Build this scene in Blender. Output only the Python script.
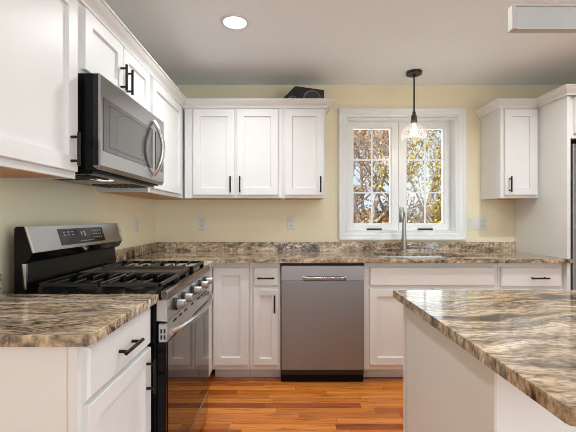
import bpy, bmesh, math, random
from mathutils import Vector, Matrix

for o in list(bpy.data.objects):
    bpy.data.objects.remove(o)
SC = bpy.context.scene
COL = SC.collection
PI = math.pi

# ------------------------------------------------------------------ camera, sky, light, exposure
cd = bpy.data.cameras.new('camera')
cd.sensor_width = 36.0
cd.lens = 355 / 576 * 36
cd.shift_x = 1 / 576
cd.shift_y = 1 / 576
cd.clip_start = 0.05
cam = bpy.data.objects.new('camera', cd)
COL.objects.link(cam)
cam.location = (0, 0, 1.216)
cam.rotation_euler = (PI / 2, 0, 0)
SC.camera = cam

W = bpy.data.worlds.new('sky')
SC.world = W
W.use_nodes = True
nt = W.node_tree
bg = nt.nodes['Background']
tc = nt.nodes.new('ShaderNodeTexCoord')
sx = nt.nodes.new('ShaderNodeSeparateXYZ')
rp = nt.nodes.new('ShaderNodeValToRGB')
nt.links.new(tc.outputs['Generated'], sx.inputs[0])
nt.links.new(sx.outputs['Z'], rp.inputs[0])
rp.color_ramp.elements[0].color = (0.72, 0.85, 1.0, 1)
rp.color_ramp.elements[0].position = 0.0
rp.color_ramp.elements[1].color = (0.50, 0.72, 1.0, 1)
rp.color_ramp.elements[1].position = 0.7
nt.links.new(rp.outputs[0], bg.inputs['Color'])
bg.inputs['Strength'].default_value = 1.0


def lamp(name, typ, loc, rot, energy, color, **kw):
    d = bpy.data.lights.new(name, typ)
    d.energy = energy
    d.color = color
    for k, v in kw.items():
        setattr(d, k, v)
    o = bpy.data.objects.new(name, d)
    COL.objects.link(o)
    o.location = loc
    o.rotation_euler = rot
    return o


# the sun stands behind the house and lights the trees beyond the window
lamp('sun', 'SUN', (0, -6, 8), (math.radians(48), 0, math.radians(-25)), 5.6, (1.0, 0.93, 0.82), angle=0.01)
# daylight through the wide glazed opening in the wall behind the photographer
lamp('daylight_opening', 'AREA', (1.2, -5.12, 1.25), (PI / 2, 0, PI), 80, (0.75, 0.925, 1.0),
     shape='RECTANGLE', size=3.2, size_y=2.0)
# daylight through the glazed opening in the right-hand wall, behind the viewpoint
lamp('daylight_side', 'AREA', (3.0, -1.95, 1.3), (PI / 2, 0, PI / 2), 92, (0.75, 0.93, 1.0),
     shape='RECTANGLE', size=2.3, size_y=1.9)
# daylight falling in through the kitchen window, from just outside its panes
lamp('daylight_window', 'AREA', (1.025, 3.40, 1.6), (-PI / 2, 0, 0), 5, (0.80, 0.92, 1.0),
     shape='RECTANGLE', size=0.95, size_y=0.95)

SC.view_settings.view_transform = 'Standard'
SC.view_settings.look = 'None'
SC.view_settings.gamma = 1.0
SC.view_settings.use_curve_mapping = False
SC.view_settings.exposure = 0.15
SC.cycles.use_denoising = True
SC.cycles.pixel_filter_type = 'BLACKMAN_HARRIS'
SC.cycles.filter_width = 0.9
SC.cycles.denoising_prefilter = 'ACCURATE'
SC.cycles.max_bounces = 10
SC.cycles.diffuse_bounces = 5
SC.cycles.transparent_max_bounces = 16
SC.cycles.sample_clamp_indirect = 8


# ------------------------------------------------------------------ materials
def newmat(name):
    m = bpy.data.materials.new(name)
    m.use_nodes = True
    return m, m.node_tree, m.node_tree.nodes['Principled BSDF']


def plain(name, col, rough=0.5, metal=0.0, spec=0.5, coat=0.0, ior=1.5, emit=None, es=0.0, trans=0.0, alpha=1.0):
    m, t, b = newmat(name)
    b.inputs['Base Color'].default_value = (*col, 1)
    b.inputs['Roughness'].default_value = rough
    b.inputs['Metallic'].default_value = metal
    b.inputs['Specular IOR Level'].default_value = spec
    b.inputs['Coat Weight'].default_value = coat
    b.inputs['IOR'].default_value = ior
    b.inputs['Transmission Weight'].default_value = trans
    if emit:
        b.inputs['Emission Color'].default_value = (*emit, 1)
        b.inputs['Emission Strength'].default_value = es
    return m


def N(t, typ, **kw):
    n = t.nodes.new(typ)
    for k, v in kw.items():
        setattr(n, k, v)
    return n


def ramp(t, stops):
    r = N(t, 'ShaderNodeValToRGB')
    e = r.color_ramp.elements
    while len(e) < len(stops):
        e.new(0.5)
    for el, (p, c) in zip(e, stops):
        el.position = p
        el.color = (*c, 1)
    return r


def painted(name, col, rough=0.35, var=0.03, scale=6, bump=0.0, bscale=150):
    m, t, b = newmat(name)
    g = N(t, 'ShaderNodeNewGeometry')
    n = N(t, 'ShaderNodeTexNoise')
    n.inputs['Scale'].default_value = scale
    n.inputs['Detail'].default_value = 4
    t.links.new(g.outputs['Position'], n.inputs['Vector'])
    r = ramp(t, [(0.3, tuple(c * (1 - var) for c in col)), (0.7, tuple(min(1, c * (1 + var)) for c in col))])
    t.links.new(n.outputs['Fac'], r.inputs[0])
    t.links.new(r.outputs[0], b.inputs['Base Color'])
    b.inputs['Roughness'].default_value = rough
    if bump:
        n2 = N(t, 'ShaderNodeTexNoise')
        n2.inputs['Scale'].default_value = bscale
        t.links.new(g.outputs['Position'], n2.inputs['Vector'])
        bp = N(t, 'ShaderNodeBump')
        bp.inputs['Strength'].default_value = bump
        bp.inputs['Distance'].default_value = 0.002
        t.links.new(n2.outputs['Fac'], bp.inputs['Height'])
        t.links.new(bp.outputs[0], b.inputs['Normal'])
    return m


def granite(name):
    m, t, b = newmat(name)
    g = N(t, 'ShaderNodeNewGeometry')
    # warp the position so the veins wander
    w = N(t, 'ShaderNodeTexNoise')
    w.inputs['Scale'].default_value = 1.5
    w.inputs['Detail'].default_value = 3
    t.links.new(g.outputs['Position'], w.inputs['Vector'])
    mp0 = N(t, 'ShaderNodeVectorMath', operation='MULTIPLY_ADD')
    mp0.inputs[1].default_value = (0.40, 0.50, 0.2)
    t.links.new(w.outputs['Color'], mp0.inputs[0])
    t.links.new(g.outputs['Position'], mp0.inputs[2])

    def stretched(scale, sc, detail, rough=0.6):
        mp = N(t, 'ShaderNodeVectorMath', operation='MULTIPLY')
        mp.inputs[1].default_value = sc
        t.links.new(mp0.outputs[0], mp.inputs[0])
        n = N(t, 'ShaderNodeTexNoise')
        n.inputs['Scale'].default_value = scale
        n.inputs['Detail'].default_value = detail
        n.inputs['Roughness'].default_value = rough
        t.links.new(mp.outputs[0], n.inputs['Vector'])
        return n
    a = stretched(1.5, (0.75, 4.6, 2.4), 8, 0.62)
    base = ramp(t, [(0.28, (0.022, 0.017, 0.014)), (0.37, (0.10, 0.068, 0.046)), (0.405, (0.38, 0.28, 0.19)), (0.46, (0.66, 0.54, 0.40)),
                    (0.515, (0.24, 0.205, 0.165)), (0.54, (0.46, 0.37, 0.28)), (0.60, (0.80, 0.705, 0.58)), (0.68, (0.20, 0.185, 0.165))])
    t.links.new(a.outputs['Fac'], base.inputs[0])
    # thin dark veins
    v = stretched(2.0, (0.6, 6.0, 3.0), 8, 0.7)
    vr = ramp(t, [(0.484, (0, 0, 0)), (0.498, (1, 1, 1)), (0.506, (1, 1, 1)), (0.520, (0, 0, 0))])
    t.links.new(v.outputs['Fac'], vr.inputs[0])
    gate = stretched(1.3, (0.8, 2.2, 1.0), 3)
    gr = ramp(t, [(0.42, (0, 0, 0)), (0.56, (0.95, 0.95, 0.95))])
    t.links.new(gate.outputs['Fac'], gr.inputs[0])
    mul = N(t, 'ShaderNodeMath', operation='MULTIPLY')
    t.links.new(vr.outputs[0], mul.inputs[0])
    t.links.new(gr.outputs[0], mul.inputs[1])
    mx = N(t, 'ShaderNodeMix', data_type='RGBA')
    mx.inputs[7].default_value = (0.022, 0.015, 0.011, 1)
    t.links.new(mul.outputs[0], mx.inputs[0])
    t.links.new(base.outputs[0], mx.inputs[6])
    # fine crystal speckle
    s = N(t, 'ShaderNodeTexNoise')
    s.inputs['Scale'].default_value = 75
    s.inputs['Detail'].default_value = 4
    sq = N(t, 'ShaderNodeVectorMath', operation='MULTIPLY')
    sq.inputs[1].default_value = (0.20, 0.8, 0.25)
    t.links.new(mp0.outputs[0], sq.inputs[0])
    t.links.new(sq.outputs[0], s.inputs['Vector'])
    sr = ramp(t, [(0.30, (0.42, 0.38, 0.35)), (0.45, (0.80, 0.76, 0.72)), (0.66, (0.98, 0.94, 0.89))])
    t.links.new(s.outputs['Fac'], sr.inputs[0])
    m2 = N(t, 'ShaderNodeMix', data_type='RGBA', blend_type='MULTIPLY')
    m2.inputs[0].default_value = 1
    t.links.new(mx.outputs[2], m2.inputs[6])
    t.links.new(sr.outputs[0], m2.inputs[7])
    s2 = N(t, 'ShaderNodeTexNoise')
    s2.inputs['Scale'].default_value = 110
    s2.inputs['Detail'].default_value = 3
    q2 = N(t, 'ShaderNodeVectorMath', operation='MULTIPLY')
    q2.inputs[1].default_value = (0.45, 1.0, 0.4)
    t.links.new(g.outputs['Position'], q2.inputs[0])
    t.links.new(q2.outputs[0], s2.inputs['Vector'])
    s2r = ramp(t, [(0.36, (0.58, 0.56, 0.55)), (0.50, (1.08, 1.07, 1.06)), (0.68, (1.22, 1.20, 1.17))])
    t.links.new(s2.outputs['Fac'], s2r.inputs[0])
    m4 = N(t, 'ShaderNodeMix', data_type='RGBA', blend_type='MULTIPLY')
    m4.inputs[0].default_value = 1
    t.links.new(m2.outputs[2], m4.inputs[6])
    t.links.new(s2r.outputs[0], m4.inputs[7])
    t.links.new(m4.outputs[2], b.inputs['Base Color'])
    b.inputs['Roughness'].default_value = 0.09
    b.inputs['Specular IOR Level'].default_value = 0.5
    return m


def oak_floor(name):
    m, t, b = newmat(name)
    g = N(t, 'ShaderNodeNewGeometry')
    br = N(t, 'ShaderNodeTexBrick')
    br.offset = 0.0
    br.offset_frequency = 2
    br.inputs['Scale'].default_value = 1.0
    br.inputs['Brick Width'].default_value = 0.62
    br.inputs['Row Height'].default_value = 0.058
    br.inputs['Mortar Size'].default_value = 0.0009
    br.inputs['Mortar Smooth'].default_value = 0.2
    br.inputs['Bias'].default_value = -0.1
    br.inputs['Color1'].default_value = (0, 0, 0, 1)
    br.inputs['Color2'].default_value = (1, 1, 1, 1)
    br.inputs['Mortar'].default_value = (0.35, 0.35, 0.35, 1)
    sp_ = N(t, 'ShaderNodeSeparateXYZ')
    t.links.new(g.outputs['Position'], sp_.inputs[0])
    dv = N(t, 'ShaderNodeMath', operation='DIVIDE')
    dv.inputs[1].default_value = 0.058
    t.links.new(sp_.outputs['Y'], dv.inputs[0])
    fl = N(t, 'ShaderNodeMath', operation='FLOOR')
    t.links.new(dv.outputs[0], fl.inputs[0])
    wn = N(t, 'ShaderNodeTexWhiteNoise', noise_dimensions='1D')
    t.links.new(fl.outputs[0], wn.inputs['W'])
    sh = N(t, 'ShaderNodeVectorMath', operation='MULTIPLY_ADD')
    sh.inputs[1].default_value = (0.62, 0, 0)
    t.links.new(wn.outputs['Value'], sh.inputs[0])
    t.links.new(g.outputs['Position'], sh.inputs[2])
    t.links.new(sh.outputs[0], br.inputs['Vector'])
    pc = ramp(t, [(0.0, (0.30, 0.066, 0.010)), (0.14, (0.50, 0.135, 0.020)), (0.45, (0.66, 0.215, 0.034)), (0.75, (0.74, 0.275, 0.052)), (0.93, (0.52, 0.145, 0.022)), (1.0, (0.22, 0.05, 0.010))])
    t.links.new(br.outputs['Color'], pc.inputs[0])
    # grain: noise stretched along the boards, shifted per board
    sep = N(t, 'ShaderNodeVectorMath', operation='MULTIPLY_ADD')
    sep.inputs[1].default_value = (3.7, 1.9, 0)
    t.links.new(br.outputs['Color'], sep.inputs[0])
    t.links.new(g.outputs['Position'], sep.inputs[2])
    mp = N(t, 'ShaderNodeVectorMath', operation='MULTIPLY')
    mp.inputs[1].default_value = (2.4, 42, 1)
    t.links.new(sep.outputs[0], mp.inputs[0])
    n = N(t, 'ShaderNodeTexNoise')
    n.inputs['Scale'].default_value = 1.4
    n.inputs['Detail'].default_value = 6
    n.inputs['Roughness'].default_value = 0.65
    n.inputs['Distortion'].default_value = 0.6
    t.links.new(mp.outputs[0], n.inputs['Vector'])
    gr = ramp(t, [(0.32, (0.40, 0.30, 0.24)), (0.48, (0.92, 0.9, 0.88)), (0.75, (1.18, 1.16, 1.1))])
    t.links.new(n.outputs['Fac'], gr.inputs[0])
    m2 = N(t, 'ShaderNodeMix', data_type='RGBA', blend_type='MULTIPLY')
    m2.inputs[0].default_value = 1
    t.links.new(pc.outputs[0], m2.inputs[6])
    t.links.new(gr.outputs[0], m2.inputs[7])
    m3 = N(t, 'ShaderNodeMix', data_type='RGBA')
    m3.inputs[7].default_value = (0.13, 0.04, 0.012, 1)
    t.links.new(br.outputs['Fac'], m3.inputs[0])
    t.links.new(m2.outputs[2], m3.inputs[6])
    t.links.new(m3.outputs[2], b.inputs['Base Color'])
    b.inputs['Roughness'].default_value = 0.22
    return m


def steel(name, col=(0.62, 0.61, 0.60), rough=0.28, axis=(1, 1, 60)):
    m, t, b = newmat(name)
    g = N(t, 'ShaderNodeNewGeometry')
    mp = N(t, 'ShaderNodeVectorMath', operation='MULTIPLY')
    mp.inputs[1].default_value = axis
    t.links.new(g.outputs['Position'], mp.inputs[0])
    n = N(t, 'ShaderNodeTexNoise')
    n.inputs['Scale'].default_value = 9
    n.inputs['Detail'].default_value = 3
    t.links.new(mp.outputs[0], n.inputs['Vector'])
    r = ramp(t, [(0.3, (rough * 0.94,) * 3), (0.7, (rough * 1.06,) * 3)])
    t.links.new(n.outputs['Fac'], r.inputs[0])
    t.links.new(r.outputs[0], b.inputs['Roughness'])
    c = ramp(t, [(0.3, tuple(x * 0.98 for x in col)), (0.7, tuple(min(1, x * 1.02) for x in col))])
    t.links.new(n.outputs['Fac'], c.inputs[0])
    t.links.new(c.outputs[0], b.inputs['Base Color'])
    b.inputs['Metallic'].default_value = 1
    return m


def leafy(name, cols, trans=0.25):
    m, t, b = newmat(name)
    g = N(t, 'ShaderNodeNewGeometry')
    r = ramp(t, [(i / max(1, len(cols) - 1), c) for i, c in enumerate(cols)])
    t.links.new(g.outputs['Random Per Island'], r.inputs[0])
    t.links.new(r.outputs[0], b.inputs['Base Color'])
    b.inputs['Roughness'].default_value = 0.7
    b.inputs['Specular IOR Level'].default_value = 0.2
    return m


def bark(name, col):
    m, t, b = newmat(name)
    g = N(t, 'ShaderNodeNewGeometry')
    n = N(t, 'ShaderNodeTexNoise')
    n.inputs['Scale'].default_value = 14
    n.inputs['Detail'].default_value = 5
    t.links.new(g.outputs['Position'], n.inputs['Vector'])
    r = ramp(t, [(0.3, tuple(c * 0.5 for c in col)), (0.65, col)])
    t.links.new(n.outputs['Fac'], r.inputs[0])
    t.links.new(r.outputs[0], b.inputs['Base Color'])
    b.inputs['Roughness'].default_value = 0.9
    return m


def wood(name, c0, c1, sc=(3, 40, 40)):
    m, t, b = newmat(name)
    g = N(t, 'ShaderNodeNewGeometry')
    mp = N(t, 'ShaderNodeVectorMath', operation='MULTIPLY')
    mp.inputs[1].default_value = sc
    t.links.new(g.outputs['Position'], mp.inputs[0])
    n = N(t, 'ShaderNodeTexNoise')
    n.inputs['Scale'].default_value = 1
    n.inputs['Detail'].default_value = 5
    t.links.new(mp.outputs[0], n.inputs['Vector'])
    r = ramp(t, [(0.35, c0), (0.65, c1)])
    t.links.new(n.outputs['Fac'], r.inputs[0])
    t.links.new(r.outputs[0], b.inputs['Base Color'])
    b.inputs['Roughness'].default_value = 0.5
    return m


def clear_glass(name, tint=(1, 1, 1), refl=0.06):
    m = bpy.data.materials.new(name)
    m.use_nodes = True
    t = m.node_tree
    t.nodes.remove(t.nodes['Principled BSDF'])
    out = t.nodes['Material Output']
    tr = N(t, 'ShaderNodeBsdfTransparent')
    tr.inputs[0].default_value = (*tint, 1)
    gl = N(t, 'ShaderNodeBsdfGlossy')
    gl.inputs['Roughness'].default_value = 0.02
    fr = N(t, 'ShaderNodeFresnel')
    fr.inputs[0].default_value = 1.25
    mx = N(t, 'ShaderNodeMixShader')
    t.links.new(fr.outputs[0], mx.inputs[0])
    t.links.new(tr.outputs[0], mx.inputs[1])
    t.links.new(gl.outputs[0], mx.inputs[2])
    t.links.new(mx.outputs[0], out.inputs[0])
    return m


def shade_glass(name):
    m = bpy.data.materials.new(name)
    m.use_nodes = True
    t = m.node_tree
    t.nodes.remove(t.nodes['Principled BSDF'])
    out = t.nodes['Material Output']
    tr = N(t, 'ShaderNodeBsdfTransparent')
    tr.inputs[0].default_value = (0.97, 0.965, 0.95, 1)
    gl = N(t, 'ShaderNodeBsdfGlossy')
    gl.inputs['Roughness'].default_value = 0.05
    tl = N(t, 'ShaderNodeBsdfTranslucent')
    tl.inputs[0].default_value = (0.95, 0.95, 0.93, 1)
    lw = N(t, 'ShaderNodeLayerWeight')
    lw.inputs[0].default_value = 0.35
    r = ramp(t, [(0.0, (0.04,) * 3), (0.6, (0.12,) * 3), (1.0, (0.6,) * 3)])
    t.links.new(lw.outputs['Facing'], r.inputs[0])
    m1 = N(t, 'ShaderNodeMixShader')
    m1.inputs[0].default_value = 0.16
    t.links.new(tr.outputs[0], m1.inputs[1])
    t.links.new(tl.outputs[0], m1.inputs[2])
    mx = N(t, 'ShaderNodeMixShader')
    t.links.new(r.outputs[0], mx.inputs[0])
    t.links.new(m1.outputs[0], mx.inputs[1])
    t.links.new(gl.outputs[0], mx.inputs[2])
    t.links.new(mx.outputs[0], out.inputs[0])
    return m


M = {}
M['white'] = painted('white_cabinet_paint', (0.76, 0.755, 0.75), 0.42, 0.012, 3)
M['trim'] = painted('white_trim_paint', (0.83, 0.85, 0.87), 0.35, 0.01, 3)
M['kick'] = painted('toe_kick_paint', (0.80, 0.81, 0.83), 0.4, 0.012, 3)
M['wall'] = painted('cream_wall_paint', (0.88, 0.80, 0.595), 0.75, 0.02, 2, 0.12)
M['ceiling'] = painted('ceiling_paint', (0.87, 0.92, 0.965), 0.9, 0.015, 2, 0.12)
M['floor'] = oak_floor('oak_strip_floor')
M['granite'] = granite('granite')
M['wood'] = wood('raw_maple', (0.50, 0.25, 0.10), (0.62, 0.34, 0.15))
M['handle'] = plain('black_bronze', (0.018, 0.014, 0.012), 0.38, 0.6)
M['steel'] = steel('brushed_steel', (0.41, 0.41, 0.41), 0.25, (1, 1, 60))
M['steelv'] = steel('brushed_steel_dishwasher', (0.33, 0.36, 0.39), 0.45, (60, 1, 0.6))
M['railsteel'] = steel('rail_steel', (0.27, 0.235, 0.205), 0.16, (1, 1, 40))
M['steels'] = steel('control_strip_steel', (0.47, 0.50, 0.53), 0.42, (60, 1, 0.6))
M['steelt'] = steel('light_brushed_steel', (0.62, 0.62, 0.62), 0.34, (1, 1, 60))
M['chrome'] = plain('chrome', (0.66, 0.66, 0.66), 0.22, 1.0)
M['knob'] = plain('knob_metal', (0.42, 0.42, 0.42), 0.42, 1.0)
M['nickel'] = plain('satin_nickel', (0.47, 0.46, 0.44), 0.36, 1.0)
M['darksteel'] = steel('dark_drawer_steel', (0.42, 0.40, 0.39), 0.10, (1, 1, 40))
M['black'] = plain('black_enamel', (0.004, 0.004, 0.0045), 0.16, 0.0, 0.16)
M['satinblack'] = plain('satin_black', (0.016, 0.016, 0.016), 0.42)
M['charcoal'] = plain('charcoal_case', (0.012, 0.012, 0.012), 0.2, 0.0, 0.3)
M['iron'] = plain('cast_iron', (0.008, 0.008, 0.009), 0.27, 0.0, 0.6)
M['blackglass'] = plain('black_glass', (0.014, 0.013, 0.012), 0.02, 0.0, 0.5, 0.0, 2.3)
M['panelglass'] = plain('panel_glass', (0.012, 0.012, 0.012), 0.12, 0.0, 0.4)
M['greyglass'] = plain('smoked_door_glass', (0.05, 0.046, 0.043), 0.06, 0.0, 0.7, 0.0, 1.8)
M['griddle'] = plain('griddle_plate', (0.07, 0.055, 0.042), 0.36, 0.5)
M['plastic'] = plain('white_plastic', (0.74, 0.74, 0.72), 0.4)
M['slot'] = plain('dark_slot', (0.02, 0.02, 0.02), 0.6)
M['glass'] = clear_glass('window_glass')
M['shade'] = shade_glass('clear_shade_glass')
M['barface'] = painted('bar_face', (0.46, 0.48, 0.49), 0.5, 0.03, 12)
M['fixture'] = painted('fixture_end', (0.52, 0.50, 0.48), 0.4, 0.01, 3)
M['bulb'] = plain('lit_bulb', (1, 0.9, 0.7), 0.4, emit=(1.0, 0.82, 0.56), es=1.9)
M['ledlens'] = plain('lit_lens', (1, 1, 1), 0.4, emit=(1.0, 0.93, 0.82), es=6)
M['mwlamp'] = plain('cooktop_lamp', (1, 1, 1), 0.4, emit=(1.0, 0.95, 0.85), es=0.9)
M['display'] = plain('display_glow', (0.5, 0.6, 0.7), 0.4, emit=(0.65, 0.85, 1.0), es=0.22)
M['legend'] = plain('legend_print', (0.42, 0.38, 0.33), 0.5)
M['cone'] = plain('speaker_cone', (0.045, 0.045, 0.048), 0.5)
M['ring'] = plain('speaker_ring', (0.16, 0.16, 0.17), 0.35, 0.6)
M['bark_pale'] = bark('pale_bark', (0.52, 0.44, 0.37))
M['bark_brown'] = bark('brown_bark', (0.30, 0.20, 0.13))
M['leaf_yellow'] = leafy('yellow_leaf', [(0.30, 0.26, 0.05), (0.62, 0.50, 0.10), (0.44, 0.40, 0.08), (0.72, 0.56, 0.18)])
M['leaf_rust'] = leafy('rust_leaf', [(0.32, 0.16, 0.07), (0.58, 0.34, 0.17), (0.62, 0.44, 0.28), (0.22, 0.11, 0.05)])
M['leaf_tan'] = leafy('tan_leaf', [(0.54, 0.36, 0.19), (0.26, 0.15, 0.07), (0.66, 0.47, 0.28), (0.40, 0.30, 0.10)])
M['ground'] = bark('leaf_litter', (0.46, 0.28, 0.13))


# ------------------------------------------------------------------ mesh helpers
class MB:
    """collects shapes; build() links them as ONE mesh object. face: maps (u, w, v) on a cabinet front to the room."""

    def __init__(s, face=None):
        s.bm = bmesh.new()
        s.face = face

    def P(s, p):
        return Vector(s.face(*p)) if s.face else Vector(p)

    def verts(s, pts):
        return [s.bm.verts.new(s.P(p)) for p in pts]

    def box(s, a0, a1, b0, b1, c0, c1, bev=0.0, seg=1):
        vs = s.verts([(a, b, c) for a in (a0, a1) for b in (b0, b1) for c in (c0, c1)])
        q = [(0, 1, 3, 2), (4, 6, 7, 5), (0, 4, 5, 1), (2, 3, 7, 6), (0, 2, 6, 4), (1, 5, 7, 3)]
        fs = [s.bm.faces.new([vs[i] for i in f]) for f in q]
        if bev:
            es = list({e for f in fs for e in f.edges})
            bmesh.ops.bevel(s.bm, geom=es, offset=bev, segments=seg, affect='EDGES', profile=0.5)
        return s

    def prism(s, poly, axis, t0, t1, bev=0.0):
        """poly in the two other axes (order x,y,z without axis)"""
        def mk(p, t):
            l = list(p)
            l.insert(axis, t)
            return tuple(l)
        a = s.verts([mk(p, t0) for p in poly])
        b = s.verts([mk(p, t1) for p in poly])
        n = len(poly)
        fs = [s.bm.faces.new(a), s.bm.faces.new(b[::-1])]
        for i in range(n):
            fs.append(s.bm.faces.new([a[i], a[(i + 1) % n], b[(i + 1) % n], b[i]]))
        if bev:
            es = list({e for f in fs for e in f.edges})
            bmesh.ops.bevel(s.bm, geom=es, offset=bev, segments=2, affect='EDGES', profile=0.5)
        return s

    def rings(s, loops, cap0=True, cap1=True):
        prev = None
        for L in loops:
            vs = s.verts(L)
            if prev:
                n = len(vs)
                for i in range(n):
                    s.bm.faces.new([prev[i], prev[(i + 1) % n], vs[(i + 1) % n], vs[i]])
            elif cap0:
                s.bm.faces.new(vs[::-1])
            prev = vs
        if cap1:
            s.bm.faces.new(prev)
        return s

    def front(s, u0, u1, v0, v1, t=0.02, frame=0.058, step=0.012, w0=0.0):
        """shaker door: a flat frame round a sunken panel"""
        def loop(i, w):
            return [(u0 + i, w, v0 + i), (u1 - i, w, v0 + i), (u1 - i, w, v1 - i), (u0 + i, w, v1 - i)]
        L = [loop(0, w0), loop(0, w0 + t - 0.002), loop(0.002, w0 + t), loop(frame, w0 + t), loop(frame + 0.003, w0 + t - step)]
        return s.rings(L)

    def slab(s, u0, u1, v0, v1, t=0.02, w0=0.0):
        def loop(i, w):
            return [(u0 + i, w, v0 + i), (u1 - i, w, v0 + i), (u1 - i, w, v1 - i), (u0 + i, w, v1 - i)]
        return s.rings([loop(0, w0), loop(0, w0 + t - 0.007), loop(0.002, w0 + t - 0.006), loop(0.008, w0 + t)])

    def cyl(s, p0, p1, r0, r1=None, seg=20, cap=True):
        r1 = r0 if r1 is None else r1
        return s.tube([p0, p1], [r0, r1], seg, cap)

    def tube(s, pts, radii, seg=12, cap=True, flat=1.0):
        pts = [s.P(p) for p in pts]
        if not isinstance(radii, (list, tuple)):
            radii = [radii] * len(pts)
        up = Vector((0, 0, 1))
        rings = []
        n = len(pts)
        last = None
        for i, p in enumerate(pts):
            d = (pts[min(i + 1, n - 1)] - pts[max(i - 1, 0)]).normalized()
            if last is None:
                a = d.cross(up)
                if a.length < 1e-3:
                    a = d.cross(Vector((0, 1, 0)))
                a.normalize()
            else:
                a = (last - d * last.dot(d))
                a.normalize()
            last = a
            b = d.cross(a)
            r = radii[i]
            rings.append([s.bm.verts.new(p + a * r * math.cos(k * 2 * PI / seg) + b * r * flat * math.sin(k * 2 * PI / seg)) for k in range(seg)])
        for A, B in zip(rings, rings[1:]):
            for k in range(seg):
                s.bm.faces.new([A[k], A[(k + 1) % seg], B[(k + 1) % seg], B[k]])
        if cap:
            s.bm.faces.new(rings[0][::-1])
            s.bm.faces.new(rings[-1])
        return s

    def lathe(s, prof, c, seg=32, cap0=True, cap1=True):
        """prof: [(r, z)] about the vertical through c"""
        L = []
        for r, z in prof:
            L.append([(c[0] + r * math.cos(k * 2 * PI / seg), c[1] + r * math.sin(k * 2 * PI / seg), c[2] + z) for k in range(seg)])
        return s.rings(L, cap0, cap1)

    def torus(s, c, R, r, normal='Y', seg=28, sub=8):
        L = []
        for i in range(seg + 1):
            a = 2 * PI * i / seg
            ring = []
            for j in range(sub):
                b = 2 * PI * j / sub
                x, y, z = (R + r * math.cos(b)) * math.cos(a), (R + r * math.cos(b)) * math.sin(a), r * math.sin(b)
                p = {'Z': (x, y, z), 'Y': (x, z, y), 'X': (z, x, y)}[normal]
                ring.append((c[0] + p[0], c[1] + p[1], c[2] + p[2]))
            L.append(ring)
        return s.rings(L, False, False)

    def sweep(s, prof, path):
        """crown profile [(out, z)] along a floor path with mitred corners; outwards is to the right of the path"""
        n = len(path)
        loops = []
        for i in range(n):
            p = Vector(path[i])
            ds = []
            if i > 0:
                ds.append((p - Vector(path[i - 1])).normalized())
            if i < n - 1:
                ds.append((Vector(path[i + 1]) - p).normalized())
            ns = [Vector((d.y, -d.x)) for d in ds]
            if len(ns) == 2:
                m = (ns[0] + ns[1])
                m = m / (m.dot(ns[0]))
            else:
                m = ns[0]
            loops.append([(p.x + m.x * o, p.y + m.y * o, z) for o, z in prof])
        return s.rings(loops)

    def build(s, name, mat, parent=None, smooth=False, weld=True, recalc=True):
        if recalc:
            bmesh.ops.recalc_face_normals(s.bm, faces=s.bm.faces)
        xs = [v.co for v in s.bm.verts]
        lo = Vector((min(v.x for v in xs), min(v.y for v in xs), min(v.z for v in xs)))
        hi = Vector((max(v.x for v in xs), max(v.y for v in xs), max(v.z for v in xs)))
        c = Vector(((lo.x + hi.x) / 2, (lo.y + hi.y) / 2, lo.z))
        for v in s.bm.verts:
            v.co -= c
        me = bpy.data.meshes.new(name)
        s.bm.to_mesh(me)
        s.bm.free()
        me.materials.append(mat)
        if smooth:
            for p in me.polygons:
                p.use_smooth = True
            try:
                me.set_sharp_from_angle(angle=math.radians(38))
            except Exception:
                pass
        o = bpy.data.objects.new(name, me)
        COL.objects.link(o)
        if parent is not None:
            pw = Vector(parent['base'])
            o.parent = parent
            o.location = c - pw
        else:
            o.location = c
        o['base'] = tuple(c)
        return o


def tag(o, label, cat, group=None, kind=None):
    o['label'] = label
    o['category'] = cat
    if group:
        o['group'] = group
    if kind:
        o['kind'] = kind
    return o


def thing(name, loc, label, cat, group=None, kind=None):
    o = bpy.data.objects.new(name, None)
    o.empty_display_size = 0.1
    COL.objects.link(o)
    o.location = loc
    o['base'] = tuple(loc)
    return tag(o, label, cat, group, kind)


def BACK(y0):      # a front looking at the camera
    return lambda u, w, v: (u, y0 - w, v)


def LEFT(x0):      # a front looking to the right
    return lambda u, w, v: (x0 + w, u, v)


def pull(face, u, v, horizontal, parent, length=0.128, w=0.02, r=0.0062, sp=0.046):
    b = MB(face)
    if horizontal:
        b.tube([(u - length / 2, w + 0.030, v), (u + length / 2, w + 0.030, v)], r, 10)
        for d in (-sp, sp):
            b.tube([(u + d, w, v), (u + d, w + 0.030, v)], r * 0.85, 10)
    else:
        b.tube([(u, w + 0.030, v - length / 2), (u, w + 0.030, v + length / 2)], r, 10)
        for d in (-sp, sp):
            b.tube([(u, w, v + d), (u, w + 0.030, v + d)], r * 0.85, 10)
    return b.build('handle', M['handle'], parent, smooth=True)


# ------------------------------------------------------------------ dimensions of the room
XL, XR, YB, YF, ZC = -1.17, 3.05, 3.17, -5.2, 2.395

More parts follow.
